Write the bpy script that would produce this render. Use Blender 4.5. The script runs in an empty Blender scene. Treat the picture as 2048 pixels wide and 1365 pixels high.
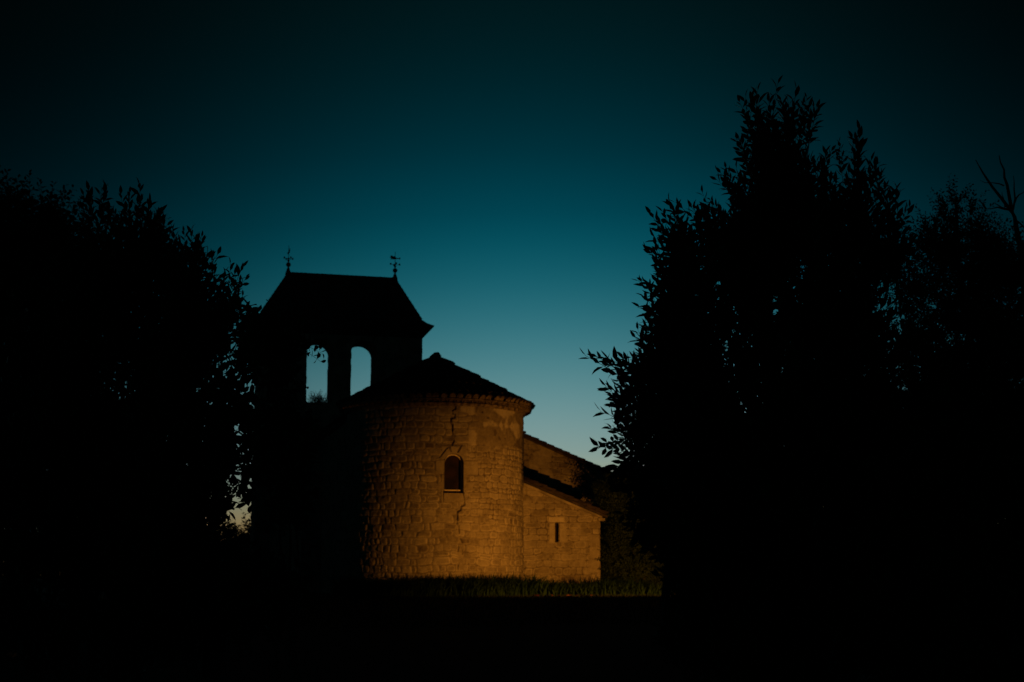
import bpy, bmesh, math, random
import numpy as np
from mathutils import Vector, Matrix
random.seed(7); rng = np.random.default_rng(7)
S = bpy.context.scene
COL = S.collection
PI = math.pi
R = math.radians

# ------------------------------------------------------------------ camera
EYE = 0.56                       # eye height above the chapel's ground
TILT = R(9.35)
F = 2844.0
cd = bpy.data.cameras.new('camera'); cam = bpy.data.objects.new('camera', cd); COL.objects.link(cam)
cd.lens = 50; cd.sensor_width = 36; cd.clip_end = 4000; cd.clip_start = 0.05
cam.location = (0, 0, EYE); cam.rotation_euler = (PI/2 + TILT, 0, 0)
cd.dof.use_dof = True; cd.dof.focus_distance = 11.5; cd.dof.aperture_fstop = 4.0
S.camera = cam

def at(px, py, Y):
    """point at distance Y in front of the camera seen at photo pixel px, py (used to measure sizes)"""
    a = (px-1024)/F; b = (682.5-py)/F
    d = np.array([a, math.cos(TILT)-b*math.sin(TILT), math.sin(TILT)+b*math.cos(TILT)])
    return np.array([0, 0, EYE]) + d*(Y/d[1])

# ------------------------------------------------------------------ helpers
def tag(o, label=None, cat=None, group=None, kind=None):
    if label: o['label'] = label
    if cat: o['category'] = cat
    if group: o['group'] = group
    if kind: o['kind'] = kind
    return o
def empty(name, loc=(0, 0, 0), rz=0):
    o = bpy.data.objects.new(name, None); COL.objects.link(o)
    o.location = loc; o.rotation_euler = (0, 0, rz); o.empty_display_size = .3
    return o
def link(name, me, mat, parent=None, smooth=False):
    if mat: me.materials.append(mat)
    if smooth: me.polygons.foreach_set('use_smooth', [True]*len(me.polygons))
    o = bpy.data.objects.new(name, me); COL.objects.link(o)
    if parent: o.parent = parent
    return o
class MB:
    def __init__(s): s.v = []; s.f = []
    def add(s, vs, fs):
        b = len(s.v); s.v += [tuple(v) for v in vs]; s.f += [tuple(i+b for i in f) for f in fs]
    def box(s, x0, x1, y0, y1, z0, z1):
        s.add([(x0,y0,z0),(x1,y0,z0),(x1,y1,z0),(x0,y1,z0),(x0,y0,z1),(x1,y0,z1),(x1,y1,z1),(x0,y1,z1)],
              [(0,3,2,1),(4,5,6,7),(0,1,5,4),(1,2,6,5),(2,3,7,6),(3,0,4,7)])
    def tube(s, pts, rad, n=6, cap=True):
        pts = [Vector(p) for p in pts]
        rings = []
        for i, p in enumerate(pts):
            d = (pts[min(i+1, len(pts)-1)] - pts[max(i-1, 0)]).normalized()
            a = d.orthogonal().normalized() if i == 0 else (rings[-1][1] - d*rings[-1][1].dot(d)).normalized()
            b = d.cross(a); r = rad[i] if hasattr(rad, '__len__') else rad
            rings.append(([p + a*math.cos(2*PI*k/n)*r + b*math.sin(2*PI*k/n)*r for k in range(n)], a))
        vs = [v for ring, _ in rings for v in ring]; fs = []
        for i in range(len(pts)-1):
            for k in range(n):
                fs.append((i*n+k, i*n+(k+1) % n, (i+1)*n+(k+1) % n, (i+1)*n+k))
        if cap: fs += [tuple(range(n))[::-1], tuple((len(pts)-1)*n+k for k in range(n))]
        s.add(vs, fs)
    def lathe(s, prof, c, n=14):
        vs = []; fs = []
        for r, z in prof:
            for k in range(n):
                vs.append((c[0]+r*math.cos(2*PI*k/n), c[1]+r*math.sin(2*PI*k/n), c[2]+z))
        for i in range(len(prof)-1):
            for k in range(n): fs.append((i*n+k, i*n+(k+1) % n, (i+1)*n+(k+1) % n, (i+1)*n+k))
        s.add(vs, fs)
    def build(s, name, mat, parent=None, smooth=False):
        me = bpy.data.meshes.new(name); me.from_pydata(s.v, [], s.f); me.update()
        return link(name, me, mat, parent, smooth)
def fast_mesh(name, verts, quads, tris=None):
    """mesh from numpy arrays of vertices, quads and triangles"""
    me = bpy.data.meshes.new(name)
    nq = len(quads) if quads is not None else 0; nt = len(tris) if tris is not None else 0
    idx = []
    if nq: idx.append(np.asarray(quads).ravel())
    if nt: idx.append(np.asarray(tris).ravel())
    idx = np.concatenate(idx).astype(np.int32)
    me.vertices.add(len(verts)); me.vertices.foreach_set('co', np.asarray(verts, dtype=np.float32).ravel())
    me.loops.add(len(idx)); me.loops.foreach_set('vertex_index', idx)
    me.polygons.add(nq+nt)
    tot = np.concatenate([np.full(nq, 4), np.full(nt, 3)]).astype(np.int32)
    me.polygons.foreach_set('loop_start', np.concatenate([[0], np.cumsum(tot)[:-1]]).astype(np.int32))
    me.polygons.foreach_set('loop_total', tot)
    me.update(calc_edges=True); me.validate()
    return me

# ------------------------------------------------------------------ materials
def mat(name, col, rough=.85, spec=.3, metal=0):
    m = bpy.data.materials.new(name); m.use_nodes = True
    b = m.node_tree.nodes['Principled BSDF']
    b.inputs['Base Color'].default_value = (*col, 1); b.inputs['Roughness'].default_value = rough
    b.inputs['Specular IOR Level'].default_value = spec; b.inputs['Metallic'].default_value = metal
    return m, m.node_tree, b
def noise_col(nt, b, c1, c2, scale, detail=6, lo=.35, hi=.65, coord='Object'):
    tc = nt.nodes.new('ShaderNodeTexCoord'); n = nt.nodes.new('ShaderNodeTexNoise')
    n.inputs['Scale'].default_value = scale; n.inputs['Detail'].default_value = detail
    r = nt.nodes.new('ShaderNodeValToRGB')
    r.color_ramp.elements[0].position = lo; r.color_ramp.elements[1].position = hi
    r.color_ramp.elements[0].color = (*c1, 1); r.color_ramp.elements[1].color = (*c2, 1)
    nt.links.new(tc.outputs[coord], n.inputs['Vector']); nt.links.new(n.outputs['Fac'], r.inputs['Fac'])
    nt.links.new(r.outputs['Color'], b.inputs['Base Color'])
    return tc, n, r
def bump(nt, b, scale, strength, dist, tc=None, detail=8):
    tc = tc or nt.nodes.new('ShaderNodeTexCoord'); n = nt.nodes.new('ShaderNodeTexNoise')
    n.inputs['Scale'].default_value = scale; n.inputs['Detail'].default_value = detail
    n.inputs['Roughness'].default_value = .65
    bp = nt.nodes.new('ShaderNodeBump'); bp.inputs['Strength'].default_value = strength; bp.inputs['Distance'].default_value = dist
    nt.links.new(tc.outputs['Object'], n.inputs['Vector']); nt.links.new(n.outputs['Fac'], bp.inputs['Height'])
    nt.links.new(bp.outputs['Normal'], b.inputs['Normal'])
M = {}
def stone_material():
    m, nt, b = mat('stone', (.3, .26, .2), .9, .2)
    at_ = nt.nodes.new('ShaderNodeAttribute'); at_.attribute_name = 'tone'
    tc = nt.nodes.new('ShaderNodeTexCoord')
    def ns(scale, detail):
        n = nt.nodes.new('ShaderNodeTexNoise'); n.inputs['Scale'].default_value = scale; n.inputs['Detail'].default_value = detail
        n.inputs['Roughness'].default_value = .7
        nt.links.new(tc.outputs['Object'], n.inputs['Vector']); return n
    n1 = ns(9, 8); n2 = ns(55, 4); n3 = ns(1.7, 6)
    def mth(op, a, bb):
        x = nt.nodes.new('ShaderNodeMath'); x.operation = op
        for i, q in enumerate((a, bb)):
            if isinstance(q, (int, float)): x.inputs[i].default_value = q
            else: nt.links.new(q, x.inputs[i])
        return x.outputs[0]
    v = mth('ADD', mth('MULTIPLY', n1.outputs['Fac'], .75), mth('MULTIPLY', n2.outputs['Fac'], .5))
    v = mth('ADD', v, mth('MULTIPLY', n3.outputs['Fac'], .5))
    v = mth('ADD', v, mth('MULTIPLY', at_.outputs['Fac'], .9))
    v = mth('SUBTRACT', v, .84)
    r = nt.nodes.new('ShaderNodeValToRGB'); e = r.color_ramp.elements
    e[0].position = .12; e[0].color = (.10, .075, .05, 1)
    e[1].position = .95; e[1].color = (.46, .40, .30, 1)
    k = e.new(.38); k.color = (.20, .165, .12, 1)
    k = e.new(.62); k.color = (.30, .255, .19, 1)
    nt.links.new(v, r.inputs['Fac']); nt.links.new(r.outputs['Color'], b.inputs['Base Color'])
    bp = nt.nodes.new('ShaderNodeBump'); bp.inputs['Strength'].default_value = .8; bp.inputs['Distance'].default_value = .02
    nt.links.new(mth('ADD', n1.outputs['Fac'], mth('MULTIPLY', n2.outputs['Fac'], .5)), bp.inputs['Height'])
    nt.links.new(bp.outputs['Normal'], b.inputs['Normal'])
    return m
M['stone'] = stone_material()
m, nt, b = mat('plain_stone', (.25, .21, .16)); tc, _, _ = noise_col(nt, b, (.16, .13, .09), (.32, .27, .2), 3); bump(nt, b, 6, .7, .04, tc); M['rough_stone'] = m
m, nt, b = mat('terracotta', (.2, .09, .05)); tc, _, _ = noise_col(nt, b, (.018, .014, .012), (.06, .042, .03), 5); bump(nt, b, 30, .4, .01, tc); M['tile'] = m
m, nt, b = mat('cornice', (.2, .15, .1)); tc, _, _ = noise_col(nt, b, (.05, .036, .024), (.25, .19, .13), 11); bump(nt, b, 25, .5, .015, tc); M['cornice'] = m
m, nt, b = mat('slate', (.05, .05, .05), .7)
tc, _, _ = noise_col(nt, b, (.03, .028, .026), (.08, .07, .06), 7); bump(nt, b, 12, .6, .02, tc); M['slate'] = m
m, nt, b = mat('iron', (.02, .02, .02), .6, .4, .6); noise_col(nt, b, (.012, .012, .012), (.05, .03, .02), 30); M['iron'] = m
m, nt, b = mat('frame_paint', (.55, .45, .33), .6); noise_col(nt, b, (.42, .33, .24), (.62, .52, .4), 20); M['frame'] = m
m, nt, b = mat('window_pane', (.03, .018, .012), .7, .1); noise_col(nt, b, (.006, .003, .002), (.02, .009, .006), 4); M['pane'] = m
m, nt, b = mat('bark', (.08, .06, .045), .9); tc, _, _ = noise_col(nt, b, (.04, .03, .022), (.13, .1, .07), 14); bump(nt, b, 25, .8, .02, tc); M['bark'] = m
def leafmat(name, c1, c2, rough=.55, spec=.25):
    m, nt, b = mat(name, c1, rough, spec); noise_col(nt, b, c1, c2, 2.2, 3); M[name] = m
leafmat('laurel_leaf', (.018, .035, .012), (.04, .065, .02), .5)
leafmat('broad_leaf', (.022, .038, .012), (.045, .06, .02), .7)
leafmat('frond_leaf', (.03, .05, .018), (.05, .075, .025), .7)
leafmat('far_leaf', (.02, .032, .014), (.04, .05, .02), .8)
leafmat('hedge_leaf', (.008, .02, .006), (.02, .035, .012), .8)
leafmat('blade', (.006, .017, .004), (.017, .036, .009), .8, .05)
leafmat('lawn_blade', (.01, .018, .006), (.024, .028, .011), .9, .05)
leafmat('dead_leaf', (.10, .02, .014), (.14, .06, .03), .6)
m, nt, b = mat('ground', (.03, .03, .02), .95); tc, _, _ = noise_col(nt, b, (.010, .010, .006), (.03, .022, .014), 1.7); bump(nt, b, 9, .8, .08, tc); M['ground'] = m

# ------------------------------------------------------------------ masonry relief
def vnoise(x, z, scale, seed):
    g = np.random.default_rng(seed).random((256, 256))
    a = x*scale; c = z*scale; i = np.floor(a).astype(int); j = np.floor(c).astype(int)
    fx = a-i; fz = c-j; fx = fx*fx*(3-2*fx); fz = fz*fz*(3-2*fz)
    G = lambda p, q: g[p % 256, q % 256]
    return (G(i, j)*(1-fx)+G(i+1, j)*fx)*(1-fz) + (G(i, j+1)*(1-fx)+G(i+1, j+1)*fx)*fz
def fbm(x, z, scale, seed, o=3):
    t = 0; w = .5
    for k in range(o): t = t+w*vnoise(x, z, scale*2**k, seed+k); w *= .5
    return t/(1-.5**o)
def sstep(a, b, x):
    t = np.clip((x-a)/(b-a), 0, 1); return t*t*(3-2*t)
def masonry(x, z, seed, rows=(.2, .3), widths=(.24, .72), recess=.03, jt=.05):
    """relief and tone of coursed rubble at wall coordinates x, z"""
    r = np.random.default_rng(seed)
    xw = x + (fbm(x, z, 2.3, seed+11)-.5)*.10 + (vnoise(x, z, 7, seed+15)-.5)*.045
    zw = z + (fbm(x, z, .9, seed+21)-.5)*.13 + (vnoise(x, z, 6, seed+25)-.5)*.045
    h = np.full(x.shape, -1.0); tone = np.full(x.shape, .55)
    z0 = zw.min()-.3; zmax = zw.max()+.3; xa = xw.min()-.5; xb = xw.max()+.5
    k = 0
    while z0 < zmax:
        rh = r.uniform(*rows); msk = (zw >= z0) & (zw < z0+rh)
        edges = [xa - r.uniform(0, .5)]
        while edges[-1] < xb: edges.append(edges[-1] + r.uniform(*widths)*(1 if r.random() > .25 else .6))
        edges = np.array(edges); nst = len(edges)-1
        prot = r.normal(0, .009, nst); tn = np.clip(r.normal(.42, .095, nst), .2, .75); tn[r.random(nst) < .07] -= .2; tx = r.normal(0, .022, nst); tz = r.normal(0, .04, nst)
        rad = r.uniform(.03, .075, nst); gap = r.uniform(.004, .016, nst); shr = r.uniform(0, .02, nst)
        xs = xw[msk]; zs = zw[msk]
        i = np.clip(np.searchsorted(edges, xs)-1, 0, nst-1)
        dx = np.minimum(xs-edges[i], edges[i+1]-xs)-gap[i]; dz = np.minimum(zs-z0, z0+rh-zs)-gap[i]*.7-shr[i]*.4
        q = rad[i]
        e = q-np.hypot(np.maximum(q-dx, 0), np.maximum(q-dz, 0)); e = np.minimum(e, np.minimum(dx, dz))
        t = .55*sstep(-.004, .018, e)+.45*sstep(0, .06, e)
        cx = (edges[i]+edges[i+1])/2
        tj = sstep(-.012, .004, e); rim = sstep(.0, .012, e)*(1-sstep(.018, .045, e))
        hh = -recess*(1-t) + t*(prot[i] + tx[i]*(xs-cx) + tz[i]*(zs-z0-rh/2))
        h[msk] = hh; tone[msk] = (jt+.17*vnoise(xs, zs, 3, seed+61))*(1-tj) + tj*(.5*(1-t) + t*tn[i] + rim*.42*vnoise(xs, zs, 4, seed+63))
        z0 += rh; k += 1
    h = h + (fbm(x, z, 10, seed+31, 3)-.5)*.026
    return h, tone
def grid_mesh(name, P, keep, tone, mat_, parent, fl=False):
    """P (nx,nz,3) points, keep (nx-1,nz-1) faces"""
    nx, nz = P.shape[:2]
    idx = np.arange(nx*nz).reshape(nx, nz)
    q = np.stack([idx[:-1, :-1], idx[1:, :-1], idx[1:, 1:], idx[:-1, 1:]], -1)[keep]
    if fl: q = q[:, ::-1]
    used = np.zeros(nx*nz, bool); used[q.ravel()] = True
    rm = np.cumsum(used)-1
    me = fast_mesh(name, P.reshape(-1, 3)[used], rm[q])
    a = me.attributes.new('tone', 'FLOAT', 'POINT'); a.data.foreach_set('value', tone.reshape(-1)[used].astype(np.float32))
    return link(name, me, mat_, parent, True)

# ================================================================== THE CHAPEL
CH = empty('chapel', (-2.27, 42.0, 0), R(14.8))
tag(CH, 'old stone chapel with round apse, small side chapel and open bell wall', 'chapel')
RA = 2.61                                   # apse radius
RES = .0155
# ---- apse wall
sx = np.arange(-R(100)*RA, R(100)*RA, RES); sz = np.arange(-.3, 5.42, RES)
X, Z = np.meshgrid(sx, sz, indexing='ij')
h, tone = masonry(X, Z, 5, rows=(.15, .225), widths=(.18, .52), recess=.026, jt=.2)
# upper right: old render that smooths the joints; right half has finer, smeared rubble
h2, tone2 = masonry(X, Z, 77, rows=(.12, .2), widths=(.13, .42), recess=.024, jt=.04)
wr = sstep(.35, .75, X + (fbm(X, Z, 1.6, 301)-.5)*.9)            # right part mask
mid = sstep(2.0, 2.6, Z + (fbm(X, Z, 1.5, 305)-.5)*1.2)
wr2 = wr*mid
h = h*(1-wr2) + h2*wr2; tone = tone*(1-wr2) + tone2*wr2
pl = wr*sstep(4.0, 4.3, Z + (fbm(X, Z, 1.3, 311)-.5)*.9)
pl = np.maximum(pl, sstep(5.0, 5.14, Z + (fbm(X, Z, 2, 317)-.5)*.35)*sstep(-.6, -.1, X+(fbm(X, Z, 3, 318)-.5)))
pl = np.maximum(pl, .22*wr*sstep(.52, .62, fbm(X, Z, 1.1, 331)))
h = h*(1-pl*.85) + pl*(.006 + (fbm(X, Z, 7, 341)-.5)*.03)
patch = sstep(.5, .6, fbm(X, Z, 2.1, 351, 4))
dk = sstep(.6, .68, fbm(X, Z, 3.1, 361, 3))
tone = tone*(1-pl) + pl*(.34 + .5*patch - .25*dk)
# right lower half is worn: shallower joints
worn = wr*(1-mid)*.0
h = h*(1-worn)
# window surround: tall dressed jamb stones
def joint(pts, w, d):
    global h, tone
    for (x0, z0), (x1, z1) in zip(pts[:-1], pts[1:]):
        vx, vz = x1-x0, z1-z0; L2 = vx*vx+vz*vz
        t = np.clip(((X-x0)*vx+(Z-z0)*vz)/L2, 0, 1)
        dd = np.hypot(X-x0-t*vx, Z-z0-t*vz)*(1+.5*(vnoise(X, Z, 14, 401)-.5)) + w*1.6*np.clip(vnoise(X, Z, 5, 403)-.45, 0, 1)
        c = 1-sstep(w*.5, w*1.3, dd)
        h = h*(1-c) - d*c; tone = tone*(1-c)+.2*c
sur = (1-sstep(.34, .37, np.abs(X)+0*Z))*(sstep(2.52, 2.56, Z))*(1-sstep(4.08, 4.1, Z))
big = np.maximum((1-sstep(.60, .63, np.abs(X-.1)))*sstep(3.30, 3.33, Z)*(1-sstep(3.7, 3.74, Z)), 0)
big = np.maximum(big, (1-sstep(.5, .53, np.abs(X-.05)))*sstep(2.86, 2.89, Z)*(1-sstep(3.1, 3.13, Z)))
big = np.maximum(big, sur)
h = h*(1-big) + big*(.006+(fbm(X, Z, 8, 402)-.5)*.018); tone = tone*(1-big)+big*(.42+.2*vnoise(X, Z, 3, 404))
joint([(-.52, 3.31), (-.28, 3.31)], .012, .03); joint([(.3, 3.31), (.72, 3.30)], .012, .03); joint([(.3, 3.71), (.70, 3.72)], .014, .035)
joint([(-.52, 3.7), (-.27, 3.72)], .014, .03); joint([(-.42, 3.78), (-.2, 4.05), (-.12, 4.08)], .02, .05)
joint([(-.19, 4.14), (.22, 4.14)], .022, .05); joint([(-.17, 4.13), (-.09, 3.96)], .024, .05); joint([(.2, 4.13), (.1, 3.94)], .026, .05)
joint([(-.3, 2.84), (-.3, 2.55)], .014, .035)
# the long crack, above and below the window
joint([(.05, 5.36), (.03, 5.14), (-.05, 5.10), (-.04, 5.0), (.02, 5.0), (.02, 4.9), (-.09, 4.88), (-.10, 4.76), (-.05, 4.7), (-.05, 4.47), (.02, 4.4), (.01, 4.26), (-.05, 4.15)], .023, .11)
joint([(.27, 2.82), (.32, 2.6), (.31, 2.48), (.22, 2.44), (.20, 2.34), (.12, 2.3), (.10, 2.1), (.11, 1.96)], .022, .10)
joint([(.15, 1.92), (.16, 1.7)], .016, .08); joint([(.19, 1.55), (.25, 1.44)], .018, .08); joint([(.26, 1.25), (.27, 1.13)], .017, .08)
joint([(.14, 1.33), (.13, 1.2)], .016, .07); joint([(.18, .9), (.13, .8), (.13, .7)], .018, .08)
for (hx, hz, hr) in [(1.72, 4.42, .035), (1.3, 3.8, .045), (.85, 5.1, .03), (1.05, 4.96, .04), (2.05, 3.7, .03), (1.05, 2.95, .03), (.95, 3.3, .035)]:
    c = 1-sstep(hr*.6, hr*1.4, np.hypot(X-hx, (Z-hz)*1.2)); h = h-c*.06; tone = tone*(1-c*.6)
# window opening
WX0, WX1, WZ0, WZS = -.27, .27, 2.80, 3.62
xc = (X[:-1, :-1]+X[1:, 1:])/2; zc = (Z[:-1, :-1]+Z[1:, 1:])/2
inside = (xc > WX0) & (xc < WX1) & (zc > WZ0) & ((zc < WZS) | (np.hypot(xc, zc-WZS) < .27))
rr = RA + h; th = X/RA
P = np.stack([rr*np.sin(th), -rr*np.cos(th), Z], -1)
aw = grid_mesh('apse_wall', P, ~inside, tone, M['stone'], CH)
# ---- apse window: reveal, frame, pane, sill
def arch_outline(x0, x1, z0, zs, n=18):
    c = (x0+x1)/2; r = (x1-x0)/2
    return [(x0, z0), (x0, zs)] + [(c-r*math.cos(PI*k/n), zs+r*math.sin(PI*k/n)) for k in range(1, n)] + [(x1, zs), (x1, z0)]
win = MB()
o = arch_outline(WX0-.004, WX1+.004, WZ0-.004, WZS); n = len(o)
win.add([(x, -RA-.012, z) for x, z in o]+[(x, -RA+.36, z) for x, z in o], [(i, (i+1) % n, n+(i+1) % n, n+i) for i in range(n)])
wobj = win.build('window', M['rough_stone'], CH)
tag(wobj, 'round-arched window of the apse')
fr = MB()
oo = arch_outline(WX0+.005, WX1-.005, 2.87, WZS); oi = arch_outline(WX0+.034, WX1-.034, 2.90, WZS)
y0, y1 = -RA+.16, -RA+.22
vs = [(x, y0, z) for x, z in oo]+[(x, y0, z) for x, z in oi]+[(x, y1, z) for x, z in oo]+[(x, y1, z) for x, z in oi]
fs = []
for i in range(n):
    j = (i+1) % n
    fs += [(i, j, n+j, n+i), (2*n+i, 3*n+i, 3*n+j, 2*n+j), (i, 2*n+i, 2*n+j, j), (n+i, n+j, 3*n+j, 3*n+i)]
fr.add(vs, fs); fr.build('frame', M['frame'], wobj)
pn = MB(); pn.add([(x, -RA+.25, z) for x, z in arch_outline(WX0, WX1, WZ0, WZS)], [tuple(range(n))[::-1]]); pn.build('pane', M['pane'], wobj)  # dark pane runs on below the frame, standing in for the slot's shade
# ---- roofs of half-round tiles
def tile_pts(P0, P1, side, nrm, w0, w1, hgt, thick=.018, n=7):
    """half-round tile from lower end P0 to upper end P1"""
    out = []
    for (p, w, hh) in ((P0, w0, hgt), (P1, w1, hgt*.85)):
        for tk in (0, thick):
            for k in range(n):
                a = PI*k/(n-1)
                out.append(p + side*(-math.cos(a))*(w/2-tk) + nrm*(math.sin(a)*(hh-tk)))
    fs = []
    for k in range(n-1):
        fs.append((k, 2*n+k, 2*n+k+1, k+1)); fs.append((n+k, n+k+1, 3*n+k+1, 3*n+k))
        fs.append((k, k+1, n+k+1, n+k))
    return out, fs
NPART = 0
def cone_roof(name, r0, z0, zt, parent, caps):
    mb = MB(); sl = (zt-z0)/r0; ang = math.atan(sl); L = math.hypot(r0, zt-z0)
    prof = [(r0-.03, z0-.045), (.02, zt-.05)]
    mb.lathe(prof, (0, 0, 0), 64); caps.lathe([(r0-.06, z0-.075), (r0-.035, z0-.07), (r0-.032, z0-.043)], (0, 0, 0), 96)
    a = 0.0; k = 0; rr_ = random.Random(3)
    counts = []
    while a < L-.16:
        r = (L-a)*math.cos(ang); step = .30
        if k % 3 == 0: nn = max(7, int(2*PI*r/.225))
        rup = max(.03, (L-a-.42)*math.cos(ang))
        for i in range(nn):
            t = 2*PI*(i+.5)/nn + rr_.uniform(-.01, .01)
            d = Vector((math.cos(t), math.sin(t), 0)); sd = Vector((-math.sin(t), math.cos(t), 0))
            nrm = Vector((d.x*math.sin(ang), d.y*math.sin(ang), math.cos(ang)))
            lift = .03+rr_.uniform(-.008, .01)
            j = rr_.uniform(-.02, .02)
            p0 = d*(r+j) + Vector((0, 0, z0+(r0-r-j)*sl)) + nrm*lift
            p1 = d*rup + Vector((0, 0, z0+(r0-rup)*sl)) + nrm*(-.005)
            w0 = min(.2, 2*PI*r/nn*.86); w1 = min(.17, max(.04, 2*PI*rup/nn*.9))
            v, f = tile_pts(p0, p1, sd, nrm, w0, w1, w0*.42); mb.add(v, f)
            if k == 0:
                q_ = [p0 + d*(rr_.uniform(-.06, -.025)) + sd*(-math.cos(PI*m_/6))*(w0/2-.012) + nrm*(math.sin(PI*m_/6)*(w0*.42-.012)) for m_ in range(7)]
                q_ += [q_[-1]-nrm*.06, q_[0]-nrm*.06]; caps.add(q_, [tuple(range(9))])
        a += step; k += 1
    return mb
cn = MB()
cr = cone_roof('r', 2.90, 5.45, 7.0, CH, cn)
cr.tube([(-.16, -.02, 6.93), (.0, 0, 7.02), (.05, 0, 7.04), (.13, .02, 6.99)], [.08, .12, .11, .06], 8)
cr.build('apse_roof', M['tile'], CH)
# cornice: two rows of projecting tile ends bedded in mortar
def genoise(r_in, r_out, z, seed):
    rr_ = random.Random(seed); nn = int(2*PI*r_out/.215)
    for i in range(nn):
        t = 2*PI*(i+.5*(seed % 2))/nn
        d = Vector((math.cos(t), math.sin(t), 0)); sd = Vector((-math.sin(t), math.cos(t), 0))
        j = rr_.uniform(-.015, .012)
        v, f = tile_pts(d*(r_out+j)+Vector((0, 0, z)), d*r_in+Vector((0, 0, z)), sd, Vector((0, 0, 1)), .19, .17, .085, .02); cn.add(v, f)
genoise(2.55, 2.83, 5.31, 2)
cn.lathe([(2.55, 5.22), (2.67, 5.225), (2.70, 5.305), (2.60, 5.308)], (0, 0, 0), 96)
cn.lathe([(2.60, 5.40), (2.81, 5.402), (2.84, 5.36), (2.70, 5.355)], (0, 0, 0), 96)
cn.build('cornice', M['cornice'], CH)

# ---- flat walls with relief
def wall(name, org, du, L, z0, top, seed, res, nrm, hole=None, rows=(.2, .3), widths=(.24, .7), post=None):
    xs = np.arange(0, L+res*.5, res); zmax = max(top(v) for v in np.linspace(0, L, 60))
    n_ = int((zmax-z0)/res)+2
    Xw = np.repeat(xs[:, None], n_, 1)
    tops = np.array([top(v) for v in xs])
    Zr = z0 + (tops-z0)[:, None]*np.linspace(0, 1, n_)[None, :]
    hh, tn = masonry(Xw, Zr, seed, rows, widths)
    if post: hh, tn = post(Xw, Zr, hh, tn)
    org = np.array(org); du = np.array(du); nr = np.array(nrm)
    Pw = org + Xw[..., None]*du + hh[..., None]*nr; Pw[..., 2] += Zr
    keep = np.ones((len(xs)-1, n_-1), bool)
    if hole:
        xc_ = (Xw[:-1, :-1]+Xw[1:, 1:])/2; zc_ = (Zr[:-1, :-1]+Zr[1:, 1:])/2
        keep = ~hole(xc_, zc_)
    return grid_mesh(name, Pw, keep, tn, M['stone'], CH, fl=False)
# side chapel: east wall u 2.40..5.20 at y .3
sc_top = lambda v: 3.44-.4*v
def sc_post(X_, Z_, hh, tn):
    q = lambda x0, x1, z0, z1: sstep(x0, x0+.02, X_)*(1-sstep(x1-.02, x1, X_))*sstep(z0, z0+.02, Z_)*(1-sstep(z1-.02, z1, Z_))
    for (x0, x1, z0, z1, t_) in [(1.16, 1.68, 2.13, 2.31, .9), (1.18, 1.38, 1.50, 2.12, .72), (1.50, 1.74, 1.52, 2.12, .62), (2.45, 2.8, 1.05, 1.42, .62), (2.40, 2.8, .62, 1.03, .55), (2.5, 2.8, .2, .6, .6), (2.43, 2.8, 1.44, 1.8, .5)]:
        rim = q(x0-.02, x1+.02, z0-.02, z1+.02); c = q(x0, x1, z0, z1)
        hh = hh*(1-rim) - .025*rim; hh = hh*(1-c)+.012*c; tn = tn*(1-c)+t_*c
    pt = sstep(.55, .66, fbm(X_, Z_, 1.9, 911, 4))
    hh = hh*(1-.55*pt); tn = tn*(1-.4*pt)+.28*pt
    return hh, tn
SLX0, SLX1, SLZ0, SLZ1 = 1.385, 1.495, 1.54, 2.12
wall('side_chapel_wall', (2.40, .30, 0), (1, 0, 0), 2.80, -.3, sc_top, 41, .0155, (0, -1, 0),
     hole=lambda x, z: (x > SLX0) & (x < SLX1) & (z > SLZ0) & (z < SLZ1), rows=(.14, .24), widths=(.18, .55), post=sc_post)
wall('side_chapel_wall', (5.20, .30, 0), (0, 1, 0), 5.7, -.3, lambda v: 2.33, 43, .04, (1, 0, 0))
sl = MB(); xa, xb = 2.40+SLX0-.004, 2.40+SLX1+.004
sl.add([(xa, .29, SLZ0-.01), (xb, .29, SLZ0-.01), (xb, .29, SLZ1+.01), (xa, .29, SLZ1+.01), (xa, .62, SLZ0-.01), (xb, .62, SLZ0-.01), (xb, .62, SLZ1+.01), (xa, .62, SLZ1+.01)],
       [(0, 1, 5, 4), (1, 2, 6, 5), (2, 3, 7, 6), (3, 0, 4, 7)])
so = sl.build('window', M['rough_stone'], CH); tag(so, 'narrow slit window of the side chapel')
sp = MB(); sp.add([(xa, .60, SLZ0-.01), (xb, .60, SLZ0-.01), (xb, .60, SLZ1+.01), (xa, .60, SLZ1+.01)], [(0, 1, 2, 3)]); sp.build('pane', M['pane'], so)
# nave and aisle: east gable wall at y 1.3
def gb_post(X_, Z_, hh, tn):
    pt = sstep(.5, .62, fbm(X_, Z_, 1.6, 931, 4))
    return hh*(1-.5*pt), tn*(1-pt)+.75*pt-.12
def gable_top(v):
    u = v-3.2
    if u < 0: return 4.70+(u+3.2)*.625
    if u < 4.34: return 6.55-u*.297
    return 5.26-(u-4.34)*.4
wall('gable_wall', (-3.2, 6.0, 0), (1, 0, 0), 11.2, -.3, gable_top, 61, .028, (0, -1, 0), rows=(.15, .24), widths=(.2, .5), post=gb_post)
wall('choir_wall', (-2.56, 6.0, 0), (0, -1, 0), 6.0, -.3, lambda v: 5.1, 66, .05, (-1, 0, 0))
wall('choir_wall', (2.56, 0, 0), (0, 1, 0), 6.0, -.3, lambda v: 5.1, 67, .05, (1, 0, 0))
wall('nave_wall', (-3.2, 17.5, 0), (0, -1, 0), 11.5, -.3, lambda v: 4.62, 63, .06, (-1, 0, 0))
wall('nave_wall', (8.0, 6.0, 0), (0, 1, 0), 11.5, -.3, lambda v: 3.76, 65, .06, (1, 0, 0))

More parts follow.
